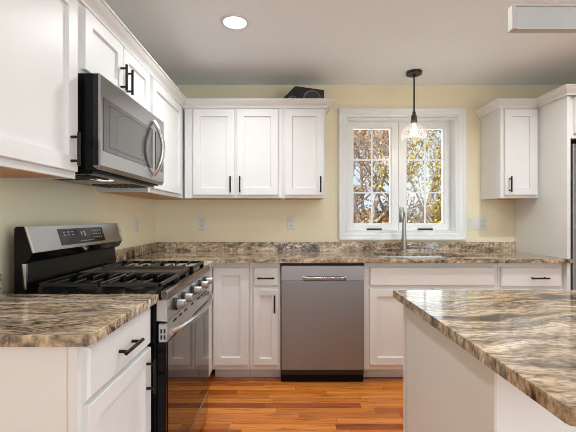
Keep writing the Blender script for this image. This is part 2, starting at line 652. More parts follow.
# ------------------------------------------------------------------ the setting
tag(MB().box(XL - 0.15, XR + 0.15, YF - 0.15, YB + 0.15, -0.12, 0.0).build('floor', M['floor']),
    'glossy orange oak strip floor running across the kitchen', 'floor', kind='structure')
tag(MB().box(XL - 0.15, XR + 0.15, YF - 0.15, YB + 0.15, ZC, ZC + 0.12).build('ceiling', M['ceiling']),
    'flat painted pale grey ceiling', 'ceiling', kind='structure')
tag(MB().box(XL - 0.15, XL, YF, YB + 0.15, 0, ZC).build('wall_left', M['wall']),
    'cream wall behind the range', 'wall', kind='structure')
b = MB()
b.box(XR, XR + 0.15, -0.75, YB + 0.15, 0, ZC)
b.box(XR, XR + 0.15, YF, -3.15, 0, ZC)
b.box(XR, XR + 0.15, -3.15, -0.75, 2.28, ZC)
b.box(XR, XR + 0.15, -3.15, -0.75, 0, 0.30)
tag(b.build('wall_right', M['wall']),
    'cream wall on the right beyond the fridge', 'wall', kind='structure')
HX0, HX1, HZ0, HZ1 = 0.535, 1.515, 1.083, 2.098           # clear opening of the kitchen window
b = MB()
b.box(XL, HX0, YB, YB + 0.15, 0, ZC)
b.box(HX1, XR, YB, YB + 0.15, 0, ZC)
b.box(HX0, HX1, YB, YB + 0.15, 0, HZ0)
b.box(HX0, HX1, YB, YB + 0.15, HZ1, ZC)
tag(b.build('wall_back', M['wall']), 'cream yellow wall holding the kitchen window', 'wall', kind='structure')
b = MB()
b.box(XL - 0.15, -0.5, YF - 0.15, YF, 0, ZC)
b.box(2.9, XR + 0.15, YF - 0.15, YF, 0, ZC)
b.box(-0.5, 2.9, YF - 0.15, YF, 2.28, ZC)
tag(b.build('wall_front', M['wall']), 'cream wall behind the viewpoint with a wide glazed opening', 'wall', kind='structure')

# ---- kitchen window: two casement sashes in a white casing
win = thing('window_1', (1.025, YB, 1.011), 'white double casement window above the sink', 'window', kind='structure')
cx0, cx1, cz0, cz1 = 0.458, 1.592, 1.009, 2.182
b = MB()


def casing_piece(pts_outer, pts_inner):
    pass


loops = []
# picture-frame casing: stepped profile swept round the opening, mitred
prof = [(0.0, 0.0), (0.0, 0.022), (0.008, 0.026), (0.020, 0.024), (0.026, 0.018), (0.058, 0.015), (0.066, 0.010), (0.0765, 0.010), (0.0765, 0.0)]


def rect_loop(i, w):
    return [(cx0 + i, YB - w, cz0 + i), (cx1 - i, YB - w, cz0 + i), (cx1 - i, YB - w, cz1 - i), (cx0 + i, YB - w, cz1 - i)]


b.rings([rect_loop(i, w) for i, w in prof], False, False)
b.build('window_casing', M['trim'], win)
b = MB()
jd = 0.115
for (a0, a1, c0, c1) in ((HX0, HX0 + 0.012, HZ0, HZ1), (HX1 - 0.012, HX1, HZ0, HZ1), (HX0 + 0.012, HX1 - 0.012, HZ0, HZ0 + 0.012), (HX0 + 0.012, HX1 - 0.012, HZ1 - 0.012, HZ1)):
    b.box(a0, a1, YB - 0.009, YB + 0.145, c0, c1)
b.build('window_frame', M['trim'], win)


def sash(x0, x1, gx0, gx1, latch_x):
    gz0, gz1 = 1.158, 2.026
    y0, y1 = YB + 0.085, YB + 0.135
    z0, z1 = HZ0 + 0.013, HZ1 - 0.013
    b = MB()

    def lp(i, y):
        X0, X1, Z0, Z1 = (x0, x1, z0, z1) if i == 0 else (gx0 - (0.012 if i == 1 else 0), gx1 + (0.012 if i == 1 else 0), gz0 - (0.012 if i == 1 else 0), gz1 + (0.012 if i == 1 else 0))
        return [(X0, y, Z0), (X1, y, Z0), (X1, y, Z1), (X0, y, Z1)]
    b.rings([lp(0, y1), lp(0, y0), lp(1, y0), lp(2, y0 + 0.012), lp(2, y1), lp(0, y1)], False, False)
    o = b.build('sash', M['trim'], win)
    g = MB()
    ym = y0 + 0.022
    g.box(gx0, gx1, ym, ym + 0.006, gz0, gz1)
    g.build('glass_pane', M['glass'], o)
    k = MB()
    mx = (gx0 + gx1) / 2
    k.box(mx - 0.0065, mx + 0.0065, ym - 0.010, ym - 0.001, gz0, gz1)
    for zz in (1.44, 1.742):
        k.box(gx0, mx - 0.0065, ym - 0.010, ym - 0.001, zz - 0.0065, zz + 0.0065)
        k.box(mx + 0.0065, gx1, ym - 0.010, ym - 0.001, zz - 0.0065, zz + 0.0065)
    k.build('muntin_grille', M['trim'], o)
    h = MB()
    h.box(latch_x - 0.068, latch_x + 0.068, y0 - 0.012, y0, 1.094, 1.112, 0.003)
    h.tube([(latch_x - 0.06, y0 - 0.016, 1.106), (latch_x + 0.02, y0 - 0.022, 1.103), (latch_x + 0.06, y0 - 0.018, 1.098)], [0.005, 0.006, 0.007], 8)
    h.build('crank_handle', M['satinblack'], o)
    return o


sash(HX0 + 0.013, 1.022, 0.612, 0.952, 0.80)
sash(1.028, HX1 - 0.013, 1.103, 1.438, 1.265)

# ------------------------------------------------------------------ cabinets
CROWN = [(0.0, 2.0955), (0.012, 2.0955), (0.014, 2.106), (0.022, 2.116), (0.036, 2.128), (0.046, 2.140), (0.049, 2.146), (0.056, 2.147), (0.057, 2.156), (0.0, 2.156)]


def wall_cabinet(face, u0, u1, depth, z0, z1, label, doors, back_w, group='white wall cabinets'):
    """doors: list of (u0, u1, v0, v1, handle u or None, handle v)"""
    base = face((u0 + u1) / 2, -depth / 2, z0)
    c = thing('wall_cabinet', base, label, 'cabinet', group)
    b = MB(face)
    b.box(u0 + 0.001, u1 - 0.001, -depth, -0.019, z0 + 0.014, z1 - 0.001)
    b.box(u0 + 0.001, u0 + 0.016, -depth, -0.019, z0 + 0.0005, z0 + 0.0139)
    b.box(u1 - 0.016, u1 - 0.001, -depth, -0.019, z0 + 0.0005, z0 + 0.0139)
    b.build('carcass', M['white'], c)
    f = MB(face)
    f.box(u0 + 0.0005, u1 - 0.0005, -0.0189, 0, z0, z1 - 0.001)
    f.build('face_frame', M['white'], c)
    w = MB(face)
    w.box(u0 + 0.017, u1 - 0.017, -depth + 0.004, -0.02, z0 + 0.0015, z0 + 0.0135)
    tag2 = w.build('bottom_panel', M['wood'], c)
    tag2['label'] = 'bare brown wood underside'
    for (a, bb, v0, v1, hu, hv) in doors:
        d = MB(face).front(a, bb, v0, v1).build('door', M['white'], c)
        if hu is not None:
            pull(face, hu, hv, False, d)
    return c


FU = LEFT(-0.85)     # face frames of the left wall cabinets
FB = BACK(2.87)      # face frames of the back wall cabinets
ZU0, ZU1 = 1.3685, 2.0955
wall_cabinet(FU, 0.90, 1.425, 0.318, ZU0, ZU1, 'large white shaker wall cabinet nearest on the left, before the microwave',
             [(0.945, 1.410, 1.394, 2.083, 1.365, 1.478)], None)
wall_cabinet(FU, 1.426, 2.169, 0.318, 1.800, ZU1, 'short white wall cabinet with two doors directly above the microwave',
             [(1.462, 1.802, 1.826, 2.083, 1.772, 1.912), (1.808, 2.146, 1.826, 2.083, 1.838, 1.912)], None)
wall_cabinet(FU, 2.170, 3.166, 0.318, ZU0, ZU1, 'white corner wall cabinet between the microwave and the back wall',
             [(2.205, 2.80, 1.394, 2.083, None, 0)], None)
wall_cabinet(FB, -0.828, -0.034, 0.298, ZU0, ZU1, 'white wall cabinet with two doors on the back wall above the corner counter',
             [(-0.754, -0.4235, 1.394, 2.083, -0.452, 1.476), (-0.4045, -0.072, 1.394, 2.083, -0.376, 1.476)], None)
wall_cabinet(FB, -0.033, 0.310, 0.298, ZU0, ZU1, 'narrow white single-door wall cabinet left of the window, below the speaker',
             [(-0.016, 0.295, 1.394, 2.083, 0.268, 1.476)], None)
wall_cabinet(FB, 1.725, 2.028, 0.298, ZU0, ZU1, 'small white single-door wall cabinet right of the window against the tall panel',
             [(1.752, 2.010, 1.394, 2.083, 1.785, 1.476)], None)
b = MB()
b.sweep(CROWN, [(-0.85, 0.895), (-0.85, 2.87), (0.310, 2.87), (0.310, 3.168)])
tag(b.build('crown_moulding', M['white']), 'white crown moulding along the tops of the left and back wall cabinets', 'moulding', 'crown mouldings')
b = MB()
b.sweep(CROWN, [(1.725, 3.168), (1.725, 2.87), (2.029, 2.87), (2.029, 2.567), (2.98, 2.567)])
tag(b.build('crown_moulding', M['white']), 'white crown moulding stepping round the right wall cabinet and fridge surround', 'moulding', 'crown mouldings')

# tall end panel and the cabinet over the fridge
tag(MB().box(2.030, 2.054, 2.572, 3.166, 0, 2.0945).build('end_panel', M['white']), 'tall white panel beside the fridge, full cabinet height', 'panel')
FT = BACK(2.59)
c = thing('fridge_cabinet', (2.5, 2.87, 1.80), 'white cabinet bridging above the fridge at the right edge', 'cabinet')
MB().box(2.055, 2.975, 2.609, 3.166, 1.802, 2.0945).build('carcass', M['white'], c)
MB().box(2.055, 2.975, 2.59, 2.6089, 1.790, 2.0945).build('face_frame', M['white'], c)
MB(FT).front(2.085, 2.51, 1.825, 2.083).build('door', M['white'], c)
MB(FT).front(2.52, 2.945, 1.825, 2.083).build('door', M['white'], c)
MB().box(2.057, 2.973, 2.61, 3.16, 1.797, 1.8015).build('bottom_panel', M['wood'], c)
fr = thing('refrigerator', (2.53, 2.87, 0), 'dark steel refrigerator just showing past the tall end panel', 'refrigerator')
MB().box(2.092, 2.96, 2.66, 3.14, 0.03, 1.76, 0.004).build('body', M['charcoal'], fr)
for (a, bb) in ((2.094, 2.524), (2.530, 2.958)):
    d = MB().box(a, bb, 2.60, 2.658, 0.62, 1.755, 0.008, 2).build('door', M['steelv'], fr)
    hx = bb - 0.05 if a < 2.3 else a + 0.05
    MB().tube([(hx, 2.60, 0.80), (hx, 2.555, 0.83), (hx, 2.555, 1.45), (hx, 2.60, 1.48)], 0.011, 10).build('handle', M['chrome'], d, True)
d = MB().box(2.094, 2.958, 2.60, 2.658, 0.06, 0.61, 0.008, 2).build('freezer_drawer', M['steelv'], fr)
MB().tube([(2.25, 2.60, 0.52), (2.27, 2.555, 0.52), (2.78, 2.555, 0.52), (2.80, 2.60, 0.52)], 0.011, 10).build('handle', M['chrome'], d, True)
for (x, y) in ((2.14, 2.70), (2.91, 2.70), (2.14, 3.09), (2.91, 3.09)):
    MB().cyl((x, y, 0), (x, y, 0.03), 0.02).build('foot', M['black'], fr)


def base_cabinet(face, u0, u1, depth, label, fronts, name='base_cabinet', kick_w=-0.087, group='white base cabinets', kick=True, hollow=False):
    """fronts: ('drawer'|'door'|'false_front', u0, u1, v0, v1, handle) with handle None or (u, v, horizontal)"""
    base = face((u0 + u1) / 2, -depth / 2, 0)
    c = thing(name, base, label, 'cabinet', group)
    cb_ = MB(face)
    if hollow:
        cb_.box(u0 + 0.0006, u1 - 0.0006, -depth, -0.019, 0.094, 0.112)
        cb_.box(u0 + 0.0006, u0 + 0.018, -depth, -0.019, 0.1121, 0.8830)
        cb_.box(u1 - 0.018, u1 - 0.0006, -depth, -0.019, 0.1121, 0.8830)
        cb_.box(u0 + 0.0181, u1 - 0.0181, -depth, -depth + 0.008, 0.1121, 0.8830)
    else:
        cb_.box(u0 + 0.0006, u1 - 0.0006, -depth, -0.019, 0.094, 0.8830)
    cb_.build('carcass', M['white'], c)
    MB(face).box(u0 + 0.0006, u1 - 0.0006, -0.0189, 0, 0.094, 0.8830).build('face_frame', M['white'], c)
    if kick:
        MB(face).box(u0 + 0.0006, u1 - 0.0006, -depth, kick_w, 0.0, 0.0938).build('toe_kick', M['kick'], c)
    for (kind, a, bb, v0, v1, h) in fronts:
        m = MB(face)
        if kind == 'door':
            m.front(a, bb, v0, v1, frame=0.055 if bb - a > 0.25 else 0.048)
        else:
            m.slab(a, bb, v0, v1)
        d = m.build(kind, M['white'], c)
        if h:
            pull(face, h[0], h[1], h[2], d)
    return c


GB = BACK(2.613)
GL = LEFT(-0.548)
base_cabinet(GL, 0.930, 1.392, 0.617, 'white base cabinet with drawer over door, nearest on the left before the range',
             [('drawer', 0.948, 1.380, 0.7245, 0.868, (1.163, 0.793, True)), ('door', 0.948, 1.380, 0.118, 0.7115, (1.336, 0.617, False))])
c = [o for o in bpy.data.objects if o.name == 'base_cabinet'][0]
MB().box(-0.572, -0.548, 0.9265, 0.9299, 0.094, 0.883).build('end_stile', M['white'], c)
# corner base: its long side stands behind the range, its door looks at the camera
cb = base_cabinet(GB, -0.547, -0.278, 0.552, 'white corner base cabinet with one plain door and no pull, beside the range',
                  [('door', -0.538, -0.286, 0.134, 0.843, None)])
MB().box(-1.165, -0.548, 2.166, 3.165, 0.094, 0.883).build('corner_box', M['white'], cb)
MB().box(-1.165, -0.63, 2.166, 3.165, 0.0, 0.0938).build('corner_plinth', M['kick'], cb)
base_cabinet(GB, -0.277, -0.048, 0.552, 'narrow white base cabinet with small drawer over narrow door, left of the dishwasher',
             [('drawer', -0.245, -0.066, 0.712, 0.850, (-0.153, 0.772, True)), ('door', -0.245, -0.066, 0.134, 0.690, (-0.090, 0.585, False))])
base_cabinet(GB, 0.568, 1.548, 0.552, 'wide white sink base cabinet with a false front above two doors',
             [('false_front', 0.606, 1.520, 0.712, 0.850, None), ('door', 0.606, 1.058, 0.134, 0.690, (1.02, 0.585, False)), ('door', 1.068, 1.520, 0.134, 0.690, (1.105, 0.585, False))], hollow=True)
base_cabinet(GB, 1.549, 2.029, 0.552, 'white base cabinet with drawer at the right end, against the tall panel',
             [('drawer', 1.566, 2.010, 0.705, 0.848, (1.835, 0.772, True)), ('door', 1.566, 2.010, 0.134, 0.690, (1.61, 0.585, False))])

# ------------------------------------------------------------------ worktops
ct = thing('countertop', (-0.85, 1.15, 0.884), 'short polished granite worktop nearest on the left, before the range', 'countertop', 'granite worktops')
poly = [(-1.167, 0.905), (-0.538, 0.905), (-0.519, 0.911), (-0.507, 0.924), (-0.503, 0.942), (-0.503, 1.394), (-1.167, 1.394)]
MB().prism(poly, 2, 0.884, 0.914, 0.002).build('slab', M['granite'], ct)
MB().box(-1.1675, -1.118, 0.906, 1.393, 0.9145, 0.992, 0.002).build('backsplash', M['granite'], ct)

ct = thing('countertop', (0.4, 2.86, 0.884), 'long L-shaped granite worktop under the window, from range to tall panel', 'countertop', 'granite worktops')
SX0, SX1, SY0, SY1 = 0.70, 1.38, 2.665, 2.985     # sink cut-out
b = MB()


def slabbox(*a):
    b.box(*a)


# one outline with a hole, as welded faces: top, bottom and sides
xs = [-1.167, -0.503, SX0, SX1, 2.029, 2.062]
ys = [2.168, 2.556, 2.5705, SY0, SY1, 3.168]
inside = set()
for i in range(5):
    for j in range(5):
        xm, ym = (xs[i] + xs[i + 1]) / 2, (ys[j] + ys[j + 1]) / 2
        ok = (xm < -0.503) or (ym > 2.556 and xm < 2.029) or (xm > 2.029 and 2.556 < ym < 2.5705)
        if SX0 < xm < SX1 and SY0 < ym < SY1:
            ok = False
        if ok:
            inside.add((i, j))
vc = {}


def gv(i, j, k):
    if (i, j, k) not in vc:
        vc[(i, j, k)] = b.bm.verts.new((xs[i], ys[j], (0.884, 0.914)[k]))
    return vc[(i, j, k)]


for (i, j) in inside:
    b.bm.faces.new([gv(i, j, 1), gv(i + 1, j, 1), gv(i + 1, j + 1, 1), gv(i, j + 1, 1)])
    b.bm.faces.new([gv(i, j, 0), gv(i, j + 1, 0), gv(i + 1, j + 1, 0), gv(i + 1, j, 0)])
    for (di, dj, e) in ((-1, 0, ((i, j), (i, j + 1))), (1, 0, ((i + 1, j), (i + 1, j + 1))), (0, -1, ((i, j), (i + 1, j))), (0, 1, ((i, j + 1), (i + 1, j + 1)))):
        if (i + di, j + dj) not in inside:
            (p, q) = e
            b.bm.faces.new([gv(*p, 0), gv(*q, 0), gv(*q, 1), gv(*p, 1)])
b.build('slab', M['granite'], ct)
MB().box(-1.145, 2.028, 3.146, 3.1685, 0.9145, 0.993, 0.002).build('backsplash', M['granite'], ct)
MB().box(-1.1685, -1.146, 2.17, 3.1685, 0.9145, 0.993, 0.002).build('backsplash', M['granite'], ct)

# ------------------------------------------------------------------ sink and faucet
sk = thing('sink', ((SX0 + SX1) / 2, (SY0 + SY1) / 2, 0.70), 'stainless undermount sink below the window', 'sink')
b = MB()
o1, o2 = 0.004, 0.03


def sl(i, z, r=0):
    return [(SX0 + i, SY0 + i, z), (SX1 - i, SY0 + i, z), (SX1 - i, SY1 - i, z), (SX0 + i, SY1 - i, z)]


b.rings([sl(-0.012, 0.8835), sl(-0.002, 0.8835), sl(0.002, 0.86), sl(0.012, 0.715), sl(0.03, 0.705), sl(0.3 * 0.5, 0.702)], False, True)
b.build('bowl', M['steel'], sk, recalc=False)
MB().lathe([(0.045, 0), (0.045, 0.004), (0.03, 0.006), (0.028, 0.003), (0.0, 0.003)][:4], ((SX0 + SX1) / 2, (SY0 + SY1) / 2, 0.7025)).build('drain', M['chrome'], sk, True)

fa = thing('faucet', (1.005, 3.05, 0.914), 'tall brushed nickel pull-down faucet standing behind the sink', 'faucet')
MB().lathe([(0.030, 0.0005), (0.030, 0.006), (0.024, 0.012)], (1.005, 3.05, 0.914)).build('base_ring', M['nickel'], fa, True)
MB().lathe([(0.024, 0.012), (0.022, 0.10), (0.0185, 0.20), (0.0155, 0.27)], (1.005, 3.05, 0.914)).build('body', M['nickel'], fa, True)
pts, rad = [], []
for k in range(15):
    a = k / 14 * PI * 1.0
    pts.append((1.005 - 0.09 * (1 - math.cos(a)) / 2, 3.05 - 0.21 * (1 - math.cos(a)) / 2, 1.215 + 0.062 * math.sin(a)))
pts = [(1.005, 3.05, 1.18)] + pts + [(0.915, 2.84, 1.185)]
MB().tube(pts, 0.0135, 14).build('spout', M['nickel'], fa, True)
MB().lathe([(0.016, 0.0), (0.020, 0.005), (0.021, 0.06), (0.018, 0.115), (0.0145, 0.125)], (0.915, 2.84, 1.172)).build('spray_head', M['nickel'], fa, True)
MB().tube([(1.022, 3.048, 0.972), (1.045, 3.045, 0.975), (1.075, 3.035, 0.984), (1.105, 3.02, 0.985)], [0.009, 0.009, 0.006, 0.005], 10).build('lever', M['nickel'], fa, True)

# ------------------------------------------------------------------ dishwasher
dw = thing('dishwasher', (0.26, 2.87, 0), 'stainless steel dishwasher with pocket handle in the back run', 'dishwasher')
FD = BACK(2.613)
DX0, DX1 = -0.043, 0.564
MB().box(DX0, DX1, 2.6135, 3.12, 0.06, 0.879).build('tub', M['black'], dw)
MB().box(DX0 + 0.002, DX1 - 0.002, 2.585, 2.613, 0.101, 0.752, 0.003).build('door_panel', M['steelv'], dw)
# control strip with a pocket pull let into it
cp = MB()
px0, px1, pz0, pz1 = 0.118, 0.428, 0.756, 0.785
cp.box(DX0 + 0.002, DX1 - 0.002, 2.585, 2.612, pz1, 0.862, 0.002)
cp.box(DX0 + 0.002, px0, 2.585, 2.612, 0.7535, pz1)
cp.box(px1, DX1 - 0.002, 2.585, 2.612, 0.7535, pz1)
cs = cp.build('control_strip', M['steels'], dw)
MB().box(px0, px1, 2.606, 2.6122, 0.7535, pz1).build('pocket', M['steelv'], cs)
lip = MB()
lip.tube([(px0, 2.586, pz1 - 0.006), (px0 + 0.035, 2.580, pz1 - 0.013), (px1 - 0.035, 2.580, pz1 - 0.013), (px1, 2.586, pz1 - 0.006)], [0.010, 0.0065, 0.0065, 0.010], 10)
lip.build('handle', M['chrome'], cs, True)
MB().box(DX0, DX1, 2.62, 2.64, 0.0, 0.0595).build('kick_plate', M['black'], dw)
MB().box(DX0 + 0.002, DX1 - 0.002, 2.600, 2.613, 0.062, 0.0975).build('lower_panel', M['satinblack'], dw)
MB().box(DX0, DX1, 2.601, 2.6132, 0.8635, 0.8800).build('top_seal', M['slot'], dw)

# ------------------------------------------------------------------ range
rg = thing('gas_range', (-0.78, 1.776, 0), 'stainless and black gas range with five knobs on the left wall', 'range')
RY0, RY1 = 1.398, 2.160
RF = -0.478          # door front
MB().box(-1.075, -0.515, RY0, RY1, 0.03, 0.893).build('body', M['black'], rg)
for (x, y) in ((-1.03, 1.44), (-1.03, 2.12), (-0.56, 1.44), (-0.56, 2.12)):
    MB().cyl((x, y, 0), (x, y, 0.03), 0.018).build('foot', M['black'], rg)
# cooktop
MB().box(-1.02, -0.4975, RY0, RY1, 0.8935, 0.913, 0.003).build('cooktop', M['black'], rg)
MB().prism([(-0.497, 0.889), (-0.468, 0.889), (-0.470, 0.915), (-0.480, 0.924), (-0.497, 0.924)], 1, RY0, RY1, 0.002).build('front_rail', M['railsteel'], rg)
for (x, y, r) in ((-0.86, 1.54, 0.038), (-0.64, 1.54, 0.048), (-0.75, 1.776, 0.04), (-0.86, 2.01, 0.036), (-0.64, 2.01, 0.05)):
    bu = MB().lathe([(r * 1.25, 0.0), (r * 1.25, 0.006), (r, 0.010), (r, 0.016)], (x, y, 0.9132)).build('burner', M['griddle'], rg, True)
    MB().lathe([(r * 0.8, 0.0), (r * 0.85, 0.004), (r * 0.7, 0.008)], (x, y, 0.9293)).build('burner_cap', M['iron'], bu, True)


def grate(y0, y1):
    b = MB()
    x0, x1 = -0.995, -0.501
    zt0, zt1 = 0.936, 0.953
    t = 0.006
    for yy in (y0 + t, y1 - t):
        b.box(x0, x1, yy - t, yy + t, zt0, zt1, 0.003)
    for xx in (x0 + t, x1 - t):
        b.box(xx - t, xx + t, y0, y1, zt0, zt1, 0.003)
    n = 7
    ym = (y0 + y1) / 2
    for k in range(1, n):
        xx = x0 + (x1 - x0) * k / n
        b.box(xx - 0.0038, xx + 0.0038, y0 + 0.004, ym - 0.028, zt0 + 0.003, zt1 + 0.002, 0.002)
        b.box(xx - 0.0038, xx + 0.0038, ym + 0.028, y1 - 0.004, zt0 + 0.003, zt1 + 0.002, 0.002)
    b.box((x0 + x1) / 2 - t, (x0 + x1) / 2 + t, y0, y1, zt0, zt1, 0.003)
    for xx in (x0 + 0.012, x1 - 0.012, (x0 + x1) / 2):
        for yy in (y0 + 0.012, y1 - 0.012):
            b.box(xx - 0.010, xx + 0.010, yy - 0.010, yy + 0.010, 0.9133, zt0 + 0.002)
    return b.build('grate', M['iron'], rg)


grate(1.412, 1.664)
grate(1.890, 2.146)
# centre griddle plate with a raised rim
b = MB()
gx0, gx1, gy0, gy1 = -0.985, -0.515, 1.672, 1.882


def gl(i, z):
    return [(gx0 + i, gy0 + i, z), (gx1 - i, gy0 + i, z), (gx1 - i, gy1 - i, z), (gx0 + i, gy1 - i, z)]


b.rings([gl(0.02, 0.9133), gl(0, 0.935), gl(0, 0.955), gl(0.008, 0.955), gl(0.014, 0.944), gl(0.03, 0.943)])
b.build('griddle', M['griddle'], rg)

# control panel with knobs
cpn = MB().prism([(-0.5145, 0.805), (-0.470, 0.803), (-0.476, 0.8885), (-0.5145, 0.8885)], 1, RY0, RY1, 0.002).build('control_panel', M['steelt'], rg)
for y in (1.495, 1.610, 1.770, 1.920, 2.030):
    kb = MB().tube([(-0.4735, y, 0.850), (-0.4585, y, 0.850)], [0.0255, 0.0245], 24).build('knob', M['satinblack'], cpn, True)
    k = MB()
    k.tube([(-0.4583, y, 0.850), (-0.440, y, 0.851), (-0.428, y, 0.8515)], [0.020, 0.019, 0.0165], 24)
    k.box(-0.446, -0.424, y - 0.004, y + 0.004, 0.834, 0.869, 0.002)
    k.build('grip', M['knob'], kb, True)
# oven door
dr = MB().prism([(-0.5145, 0.166), (RF, 0.166), (RF, 0.7195), (-0.5145, 0.7195)], 1, RY0 + 0.002, RY1 - 0.002, 0.004).build('oven_door', M['black'], rg)
MB().box(RF - 0.0005, RF + 0.003, RY0 + 0.022, RY1 - 0.006, 0.175, 0.716, 0.001).build('door_glass', M['blackglass'], dr)
MB().box(-0.508, RF + 0.004, RY0 + 0.001, RY1 - 0.001, 0.720, 0.795, 0.003).build('door_trim', M['steelt'], dr)
for z in (0.733, 0.757):
    for x in (-0.499, -0.486):
        MB().box(x, x + 0.007, RY0 + 0.0002, RY0 + 0.0009, z, z + 0.017).build('vent_slot', M['slot'], dr)
for y in (1.50, 1.58, 1.66, 1.776, 1.90, 1.98, 2.06):
    MB().box(RF + 0.0042, RF + 0.005, y - 0.022, y + 0.022, 0.778, 0.787).build('vent_slot', M['slot'], dr)
hp = []
for k in range(19):
    f = k / 18
    hp.append((RF + 0.012 + 0.052 * (1 - (2 * f - 1) ** 2) ** 0.75, RY0 + 0.02 + f * (RY1 - RY0 - 0.04), 0.757))
MB().tube(hp, 0.0125, 12).build('handle', M['chrome'], dr, True)
MB().box(-0.5145, RF - 0.002, RY0 + 0.002, RY1 - 0.002, 0.032, 0.158, 0.004).build('warming_drawer', M['darksteel'], rg)
MB().box(-0.545, -0.520, RY0 + 0.01, RY1 - 0.01, 0.001, 0.0295).build('kick_strip', M['black'], rg)
# backguard
BG = [(-1.075, 0.8935), (-1.075, 1.170), (-1.068, 1.178), (-1.036, 1.178), (-1.003, 1.072), (-1.020, 1.042), (-1.048, 1.030), (-1.036, 0.925), (-1.0205, 0.914), (-1.0205, 0.8935)]
bk = MB().prism(BG, 1, RY0 + 0.001, RY1 - 0.001).build('backguard', M['black'], rg)
nx, nz = 0.106 / 0.111, 0.033 / 0.111


def guard(u, n):      # u runs down the slanted face 0..1, n lifts off it
    return (-1.036 + 0.033 * u + nx * n, 1.178 - 0.106 * u + nz * n)


pl = MB().prism([guard(0, 0), guard(0, 0.004), guard(1, 0.004), guard(1, 0)], 1, RY0, RY1, 0.001).build('control_face', M['steel'], bk)
MB().prism([guard(0.17, 0.0035), guard(0.17, 0.0055), guard(0.86, 0.0055), guard(0.86, 0.0035)], 1, 1.585, 1.962, 0.0005).build('display_panel', M['panelglass'], bk)
def mark(y0, y1, u0, u1):
    b.prism([guard(u0, 0.0056), guard(u0, 0.0060), guard(u1, 0.0060), guard(u1, 0.0056)], 1, y0, y1)


for uu in (0.30, 0.42):
    for k in range(3):
        b = MB()
        mark(1.615 + k * 0.032, 1.615 + k * 0.032 + 0.016, uu, uu + 0.035)
        b.build('legend', M['legend'], bk)
for uu in (0.30, 0.46, 0.62):
    for k in range(4):
        b = MB()
        mark(1.86 + k * 0.022, 1.86 + k * 0.022 + 0.009, uu, uu + 0.04)
        b.build('legend', M['legend'], bk)
for k in range(5):
    b = MB()
    mark(1.735 + k * 0.024, 1.735 + k * 0.024 + 0.013, 0.74, 0.775)
    b.build('legend', M['legend'], bk)
b = MB()
for (y, segs) in ((1.748, 'bc'), (1.778, 'afgcd')):
    s7 = {'a': (0, .010, .32, .345), 'g': (0, .010, .41, .435), 'd': (0, .010, .50, .525), 'f': (0, .0025, .32, .42), 'e': (0, .0025, .42, .52), 'b': (.0075, .010, .32, .42), 'c': (.0075, .010, .42, .52)}
    for q in segs:
        a0, a1, u0, u1 = s7[q]
        mark(y + a0, y + a1, u0, u1)
b.build('clock_digits', M['display'], bk)
for (y0, y1) in ((RY0 - 0.0005, RY0 + 0.004), (RY1 - 0.004, RY1 + 0.0005)):
    MB().prism([guard(0, 0.0042), guard(0.02, 0.008), guard(1.0, 0.008), guard(1.0, 0.0042)], 1, y0, y1).build('end_trim', M['chrome'], bk)
b = MB()
ya = 1.776
b.tube([(-1.010, ya, 1.058), (-0.999, ya, 1.0515)], [0.014, 0.012], 20)
b.build('badge', M['chrome'], bk, True)
MB().box(-1.052, -1.030, RY0 + 0.004, RY0 + 0.012, 0.93, 1.03).build('side_trim', M['chrome'], bk)

# ------------------------------------------------------------------ microwave
mw = thing('microwave', (-0.95, 1.80, 1.392), 'stainless over-the-range microwave hung under the short cabinet above the range', 'microwave')
MY0, MY1, MZ0, MZ1, MX = 1.432, 2.166, 1.392, 1.798, -0.752
MB().box(-1.165, -0.783, MY0 + 0.002, MY1 - 0.002, MZ0 + 0.012, MZ1, 0.002).build('case', M['black'], mw)
md = MB()
md.prism([(-0.782, MZ0 + 0.028), (MX - 0.012, MZ0 + 0.016), (MX, MZ0 + 0.034), (MX, MZ1 - 0.006), (MX - 0.006, MZ1), (-0.782, MZ1)], 1, MY0, MY1)
md = md.build('door', M['steel'], mw)
md2 = MB().box(-0.7825, -0.762, MY0 - 0.0012, MY0 - 0.0002, MZ0 + 0.034, MZ1 - 0.004).build('door_side', M['charcoal'], md)
MB().box(MX - 0.0005, MX + 0.0025, 1.452, 1.985, 1.487, 1.707, 0.001).build('door_window', M['greyglass'], md)
b = MB()
for (a0, a1, c0, c1) in ((1.50, 1.93, 1.685, 1.687), (1.50, 1.93, 1.508, 1.510), (1.50, 1.502, 1.510, 1.685), (1.928, 1.93, 1.510, 1.685)):
    b.box(MX + 0.0026, MX + 0.003, a0, a1, c0, c1)
b.build('window_border', M['slot'], md)
MB().box(MX - 0.0005, MX + 0.0025, 2.03, 2.155, 1.487, 1.707, 0.001).build('control_pad', M['greyglass'], mw)
hp = []
for k in range(17):
    f = k / 16
    hp.append((MX + 0.004 + 0.052 * math.sin(f * PI) ** 0.8, 1.992, 1.448 + f * 0.305))
MB().tube(hp, [0.013 + 0.003 * math.sin(k / 16 * PI) for k in range(17)], 12, flat=0.8).build('handle', M['chrome'], md, True)
MB().tube([(MX, 1.94, 1.452), (MX + 0.003, 1.94, 1.452)], 0.0075, 16).build('badge', M['chrome'], md)
un = MB().box(-1.10, -0.80, MY0 + 0.03, MY1 - 0.03, MZ0, MZ0 + 0.0115).build('underside_plate', M['charcoal'], mw)
MB().box(-0.90, -0.84, 1.62, 1.72, MZ0 - 0.003, MZ0 - 0.0003).build('work_light', M['mwlamp'], un)
for y in (1.50, 1.93):
    b = MB()
    for k in range(7):
        b.box(-1.06 + k * 0.034, -1.04 + k * 0.034, y, y + 0.17, MZ0 - 0.004, MZ0 - 0.0003)
    b.build('grease_filter', M['slot'], un)

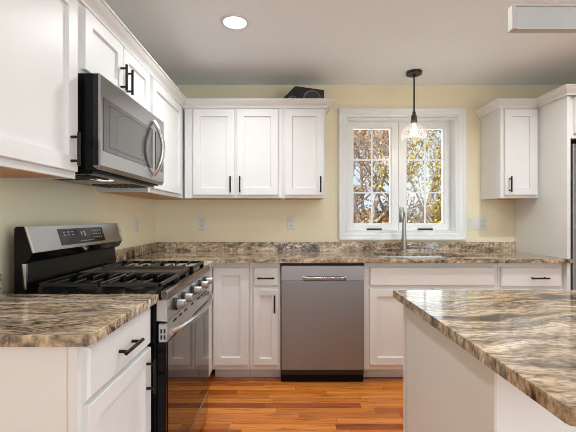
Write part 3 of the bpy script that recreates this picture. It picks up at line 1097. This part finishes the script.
# ------------------------------------------------------------------ island
il = thing('kitchen_island', (1.2, 1.12, 0), 'white kitchen island base at the right foreground', 'island')
IX0, IY0, IY1 = 0.472, 0.808, 1.440
MB().box(IX0 + 0.006, 1.92, IY0 + 0.006, IY1 - 0.006, 0.0, 0.8835).build('body', M['white'], il)
b = MB()
b.box(IX0, IX0 + 0.0059, IY1 - 0.018, IY1, 0, 0.8835)
b.box(IX0 + 0.006, IX0 + 0.019, IY1 - 0.0059, IY1, 0, 0.8835)
b.build('corner_strip', M['white'], il)
b = MB()
b.box(IX0, IX0 + 0.0059, IY0, IY0 + 0.022, 0, 0.8835)
b.build('corner_strip', M['white'], il)
MB().box(IX0, 1.92, IY0 - 0.006, IY0 + 0.0059, 0, 0.8835).build('seating_panel', M['white'], il) if False else MB().box(IX0 + 0.006, 1.92, IY0, IY0 + 0.0059, 0, 0.8835).build('seating_panel', M['trim'], il)  # bluish daylight put into this panel's colour by using trim paint
for k in range(2):
    MB(lambda u, w, v: (u, IY1 - 0.006 + w, v)).front(0.60 + k * 0.62, 1.20 + k * 0.62, 0.12, 0.86).build('door', M['white'], il)
ic = thing('countertop', (1.2, 1.0, 0.884), 'large polished granite island top at the right foreground', 'countertop', 'granite worktops')
poly = [(0.4385, 1.470), (0.4465, 0.570), (0.4495, 0.564), (0.456, 0.561), (1.95, 0.561), (1.95, 1.470)]
MB().prism(poly, 2, 0.884, 0.914, 0.0015).build('slab', M['granite'], ic)

# ------------------------------------------------------------------ lights of the room, plus added recessed fill
def recessed(x, y, label, power=10):
    r = thing('recessed_light', (x, y, ZC), label, 'light', 'recessed ceiling lights')
    MB().lathe([(0.088, -0.0005), (0.086, -0.006), (0.070, -0.008), (0.066, -0.004), (0.066, -0.0005)], (x, y, ZC), 40).build('trim_ring', M['plastic'], r, True)
    MB().lathe([(0.0655, -0.0005), (0.0655, -0.0045)], (x, y, ZC), 40).build('lens', M['ledlens'], r)
    lamp('recessed_lamp', 'AREA', (x, y, ZC - 0.012), (0, 0, 0), power, (0.94, 0.98, 0.985), shape='DISK', size=0.13, spread=math.radians(150))
    return r


recessed(-0.314, 2.146, 'lit round recessed light in the ceiling near the left cabinets', 10)
recessed(-0.314, 0.55, 'added unseen round recessed light above the viewpoint on the left', 1)  # unseen fixture, added for overhead light
recessed(1.75, 1.95, 'lit round recessed light above the aisle at the right', 11)
recessed(0.42, 1.30, 'added unseen round fill light above the aisle between range and island', 7)  # added out of view to brighten the cabinet fronts

# linear pendant over the island, switched off: a slim bar on two rods
fx = thing('linear_pendant', (1.19, 1.10, ZC), 'slim rectangular brushed-metal bar lamp, switched off, at upper right over the island', 'lamp')
fx0, fx1, fy0, fy1, fz0, fz1 = 0.697, 1.70, 1.100, 1.118, 1.797, 1.874
MB().box(fx0 + 0.0125, fx1 - 0.0125, fy0, fy1, fz0 + 0.0052, fz1 - 0.0052, 0.001).build('light_bar', M['barface'], fx)
b = MB()
b.box(fx0 + 0.0125, fx1 - 0.0125, fy0 - 0.003, fy1 + 0.003, fz0, fz0 + 0.005)
b.build('edge_rail', M['fixture'], fx)
MB().box(fx0 + 0.0125, fx1 - 0.0125, fy0 - 0.003, fy1 + 0.003, fz1 - 0.005, fz1).build('edge_rail', M['fixture'], fx)
for (a0, a1) in ((fx0, fx0 + 0.012), (fx1 - 0.012, fx1)):
    MB().box(a0, a1, fy0 - 0.004, fy1 + 0.004, fz0, fz1, 0.002).build('end_cap', M['fixture'], fx)
for x in (0.99, 1.39):
    MB().cyl((x, 1.111, fz1 + 0.0002), (x, 1.111, ZC - 0.026), 0.005, None, 10).build('rod', M['nickel'], fx)
MB().box(0.93, 1.45, 1.08, 1.142, ZC - 0.0255, ZC - 0.0005, 0.003).build('canopy', M['nickel'], fx)

# pendant
PX, PY = 1.033, 2.886
pn = thing('pendant_lamp', (PX, PY, ZC), 'lit glass pendant lamp on a black rod before the window', 'lamp')
MB().lathe([(0.062, -0.0005), (0.064, -0.006), (0.060, -0.022), (0.012, -0.026), (0.012, -0.040)], (PX, PY, ZC)).build('canopy', M['satinblack'], pn, True)
MB().cyl((PX, PY, ZC - 0.040), (PX, PY, 2.075), 0.0065, None, 12).build('rod', M['satinblack'], pn, True)
MB().lathe([(0.009, 0.062), (0.013, 0.058), (0.013, 0.035), (0.020, 0.032), (0.024, 0.0), (0.024, -0.03), (0.019, -0.034)], (PX, PY, 2.012)).build('socket', M['griddle'], pn, True)
shp = [(0.026, 0.098), (0.030, 0.088), (0.030, 0.070), (0.050, 0.052), (0.080, 0.028), (0.097, -0.006), (0.098, -0.040), (0.093, -0.062)]
shp = [(r, z + 1.905) for r, z in shp]
th = 0.0025
b = MB()
b.lathe(shp, (PX, PY, 0), 40, False, False)
b.build('glass_shade', M['shade'], pn, True)
bl = [(0.012, 0.0), (0.014, -0.02), (0.024, -0.045), (0.030, -0.068), (0.027, -0.088), (0.014, -0.100), (0.003, -0.102)]
MB().lathe(bl, (PX, PY, 1.978), 24).build('bulb', M['bulb'], pn, True)
lamp('pendant_light', 'POINT', (PX, PY, 1.80), (0, 0, 0), 1.5, (1.0, 0.86, 0.66), shadow_soft_size=0.05)

# ------------------------------------------------------------------ outlets and switches
def outlet(face, u, v, label, gangs=('duplex',), cat='outlet'):
    n = len(gangs)
    wd = 0.072 if n == 1 else 0.072 + 0.046 * (n - 1)
    t = thing('wall_outlet' if cat == 'outlet' else 'light_switch', face(u, 0, v - 0.058), label, cat, 'outlets and switches')
    MB(face).rings([[(u - wd / 2 + i, w, v - 0.058 + i), (u + wd / 2 - i, w, v - 0.058 + i), (u + wd / 2 - i, w, v + 0.058 - i), (u - wd / 2 + i, w, v + 0.058 - i)] for i, w in ((0, 0.0008), (0.0, 0.003), (0.004, 0.006))]).build('cover_plate', M['plastic'], t)
    for k, g in enumerate(gangs):
        uc = u + (k - (n - 1) / 2) * 0.046
        if g == 'duplex':
            for dv in (-0.02, 0.02):
                f = MB(face).box(uc - 0.016, uc + 0.016, 0.0061, 0.0082, v + dv - 0.014, v + dv + 0.014, 0.001).build('socket_face', M['plastic'], t)
                s = MB(face)
                s.box(uc - 0.008, uc - 0.0055, 0.0083, 0.0088, v + dv - 0.004, v + dv + 0.006)
                s.box(uc + 0.0055, uc + 0.008, 0.0083, 0.0088, v + dv - 0.004, v + dv + 0.005)
                s.box(uc - 0.002, uc + 0.002, 0.0083, 0.0088, v + dv - 0.010, v + dv - 0.006)
                s.build('slots', M['slot'], f)
        else:
            f = MB(face).prism([(uc - 0.016, 0.0061), (uc + 0.016, 0.0061), (uc + 0.016, 0.0085), (uc - 0.016, 0.0085)], 2, v - 0.033, v + 0.033, 0.001).build('rocker', M['plastic'], t)
    return t


WB = BACK(YB)
outlet(LEFT(XL), 2.76, 1.158, 'white outlet on the left wall between range and corner')
outlet(WB, (202 - 287) / 112, 1.160, 'white outlet on the back wall near the left corner')
outlet(WB, (291 - 287) / 112, 1.160, 'white outlet on the back wall left of the window')
outlet(WB, (477 - 287) / 112, 1.158, 'wide white triple switch plate right of the window', ('rocker', 'rocker', 'duplex'), 'switch')

# ------------------------------------------------------------------ speaker on the cabinet
sp = thing('speaker', (0.16, 3.03, 2.0965), 'black wedge-shaped speaker lying on top of the wall cabinet by the window', 'speaker')
out = [(-0.09, 2.0968), (0.312 - 0.005, 2.0968), (0.309, 2.272), (0.073, 2.305), (0.062, 2.300), (-0.085, 2.150)]
MB().prism(out, 1, 2.95, 3.12, 0.003).build('box', M['satinblack'], sp)
for (x, z, R, r) in ((0.205, 2.195, 0.068, 0.008), (0.045, 2.185, 0.034, 0.005)):
    MB().torus((x, 2.9465, z), R, r, 'Y').build('driver_ring', M['ring'], sp, True)
    MB().tube([(x, 2.9495, z), (x, 2.946, z), (x, 2.947, z)], [R * .85, R * .85, R * .35], 28).build('driver_cone', M['cone'], sp, True)

# ------------------------------------------------------------------ outdoors
b = MB()
gxs = [-14 + 2 * k for k in range(20)]
gys = [3.34, 5, 7, 9, 12, 16, 22, 30]
gzs = [-0.5, -0.35, 0.0, 0.35, 0.75, 1.1, 1.4, 1.6]
rnd = random.Random(2)
grid = [[b.bm.verts.new((x, y, z + rnd.uniform(-0.08, 0.08))) for x in gxs] for y, z in zip(gys, gzs)]
for j in range(len(gys) - 1):
    for i in range(len(gxs) - 1):
        b.bm.faces.new([grid[j][i], grid[j][i + 1], grid[j + 1][i + 1], grid[j + 1][i]])
tag(b.build('ground', M['ground'], smooth=True), 'leaf-strewn bank rising beyond the window', 'ground', kind='structure')


def gz(y):
    for k in range(len(gys) - 1):
        if gys[k] <= y <= gys[k + 1]:
            f = (y - gys[k]) / (gys[k + 1] - gys[k])
            return gzs[k] + f * (gzs[k + 1] - gzs[k])
    return 1.6


def leaf(b, p, s, rnd):
    a = Vector((rnd.gauss(0, 1), rnd.gauss(0, 1), rnd.gauss(0, 1))).normalized()
    c = a.orthogonal().normalized()
    d = a.cross(c)
    b.bm.faces.new([b.bm.verts.new(p + c * s), b.bm.verts.new(p + d * s * 0.55), b.bm.verts.new(p - c * s), b.bm.verts.new(p - d * s * 0.55)])


def tree(x, y, h, seed, leafmat, barkmat, nleaf, ls, label, name='tree', spread=0.55, trunk_r=0.07, levels=4, low=0.25, grp='trees beyond the window'):
    rnd = random.Random(seed)
    z0 = gz(y) - 0.05
    t = thing(name, (x, y, z0), label, 'tree' if name == 'tree' else 'shrub', grp)
    b = MB()
    tips = []

    def grow(p, d, L, r, lev):
        pts, rad = [p], [r]
        q = p.copy()
        dd = d.copy()
        n = 4
        for k in range(n):
            dd = (dd + Vector((rnd.uniform(-.22, .22), rnd.uniform(-.22, .22), rnd.uniform(-.08, .16)))).normalized()
            q = q + dd * L / n
            pts.append(q.copy())
            rad.append(max(0.003, r * (1 - 0.62 * (k + 1) / n)))
            if lev >= 2:
                tips.append(q.copy())
        b.tube([tuple(v) for v in pts], rad, 5 if lev else 8, True)
        if lev < levels:
            nb = 7 if lev == 0 else (4 if lev == 1 else 3)
            for i in range(nb):
                f = low + (1 - low) * (i + rnd.random()) / nb if lev == 0 else rnd.uniform(0.25, 1)
                idx = min(n - 1, int(f * n))
                s = pts[idx].lerp(pts[idx + 1], f * n - idx if f < 1 else 1)
                a = rnd.uniform(0, 2 * PI)
                side = Vector((math.cos(a), math.sin(a), rnd.uniform(-0.1, 0.5)))
                nd = (dd * (1 - spread) + side * spread).normalized()
                grow(s, nd, L * rnd.uniform(0.42, 0.68), max(0.004, rad[idx] * 0.55), lev + 1)
    grow(Vector((x, y, z0)), Vector((rnd.uniform(-.1, .1), rnd.uniform(-.1, .1), 1)), h * 0.72, trunk_r, 0)
    b.build('trunk' if name == 'tree' else 'branches', barkmat, t, recalc=False)
    if nleaf:
        f = MB()
        for k in range(nleaf):
            p = rnd.choice(tips) + Vector((rnd.gauss(0, .14), rnd.gauss(0, .14), rnd.gauss(0, .12)))
            leaf(f, p, ls * rnd.uniform(0.6, 1.3), rnd)
        f.build('foliage', leafmat, t, recalc=False)
    return t


TR = [
    (1.50, 7.2, 4.4, 11, 'leaf_rust', 'bark_pale', 2600, 0.034, 'bare pale-barked tree with few rust leaves, close behind the left sash'),
    (2.72, 6.4, 3.7, 23, 'leaf_yellow', 'bark_brown', 9000, 0.032, 'yellow-green leafy tree close behind the right sash'),
    (2.05, 9.6, 5.4, 31, 'leaf_rust', 'bark_pale', 2200, 0.04, 'tall nearly bare tree seen between the two sashes'),
    (2.9, 13.5, 6.5, 47, 'leaf_rust', 'bark_brown', 3000, 0.05, 'slender brown tree farthest up the bank'),
    (5.2, 12.5, 6.0, 59, 'leaf_yellow', 'bark_brown', 2500, 0.05, 'half-leafed yellow tree farther up the bank on the right'),
    (3.6, 9.6, 4.8, 61, 'leaf_tan', 'bark_pale', 2600, 0.04, 'pale tree with tan leaves behind the lower right panes'),
    (2.35, 7.4, 4.6, 73, 'leaf_tan', 'bark_pale', 2200, 0.035, 'leaning pale tree behind the centre rail of the window'),
]
for (x, y, h, sd, lm, bm_, nl, ls, lab) in TR:
    tree(x, y, h, sd, M[lm], M[bm_], nl, ls, lab)
SH = [
    (1.45, 6.2, 1.35, 101, 'leaf_rust', 'rust-leaved shrub lowest behind the left sash'),
    (2.15, 7.6, 1.5, 103, 'leaf_tan', 'tan bushy shrub behind the left sash, beside its centre rail'),
    (2.35, 6.0, 1.35, 107, 'leaf_yellow', 'olive shrub low behind the right sash'),
    (3.05, 7.8, 1.6, 109, 'leaf_tan', 'tan shrub low behind the right panes'),
    (1.9, 10.4, 1.6, 113, 'leaf_tan', 'small dry shrub farther up the bank on the left'),
    (3.9, 9.6, 1.6, 127, 'leaf_yellow', 'yellow shrub farther up the bank on the right'),
]
for (x, y, h, sd, lm, lab) in SH:
    tree(x, y, h, sd, M[lm], M['bark_brown'], 4200, 0.034, lab, 'shrub', 0.7, 0.03, 3, 0.05, 'shrubs on the bank')

# tidy the helper property
for o in bpy.data.objects:
    if 'base' in o:
        del o['base']
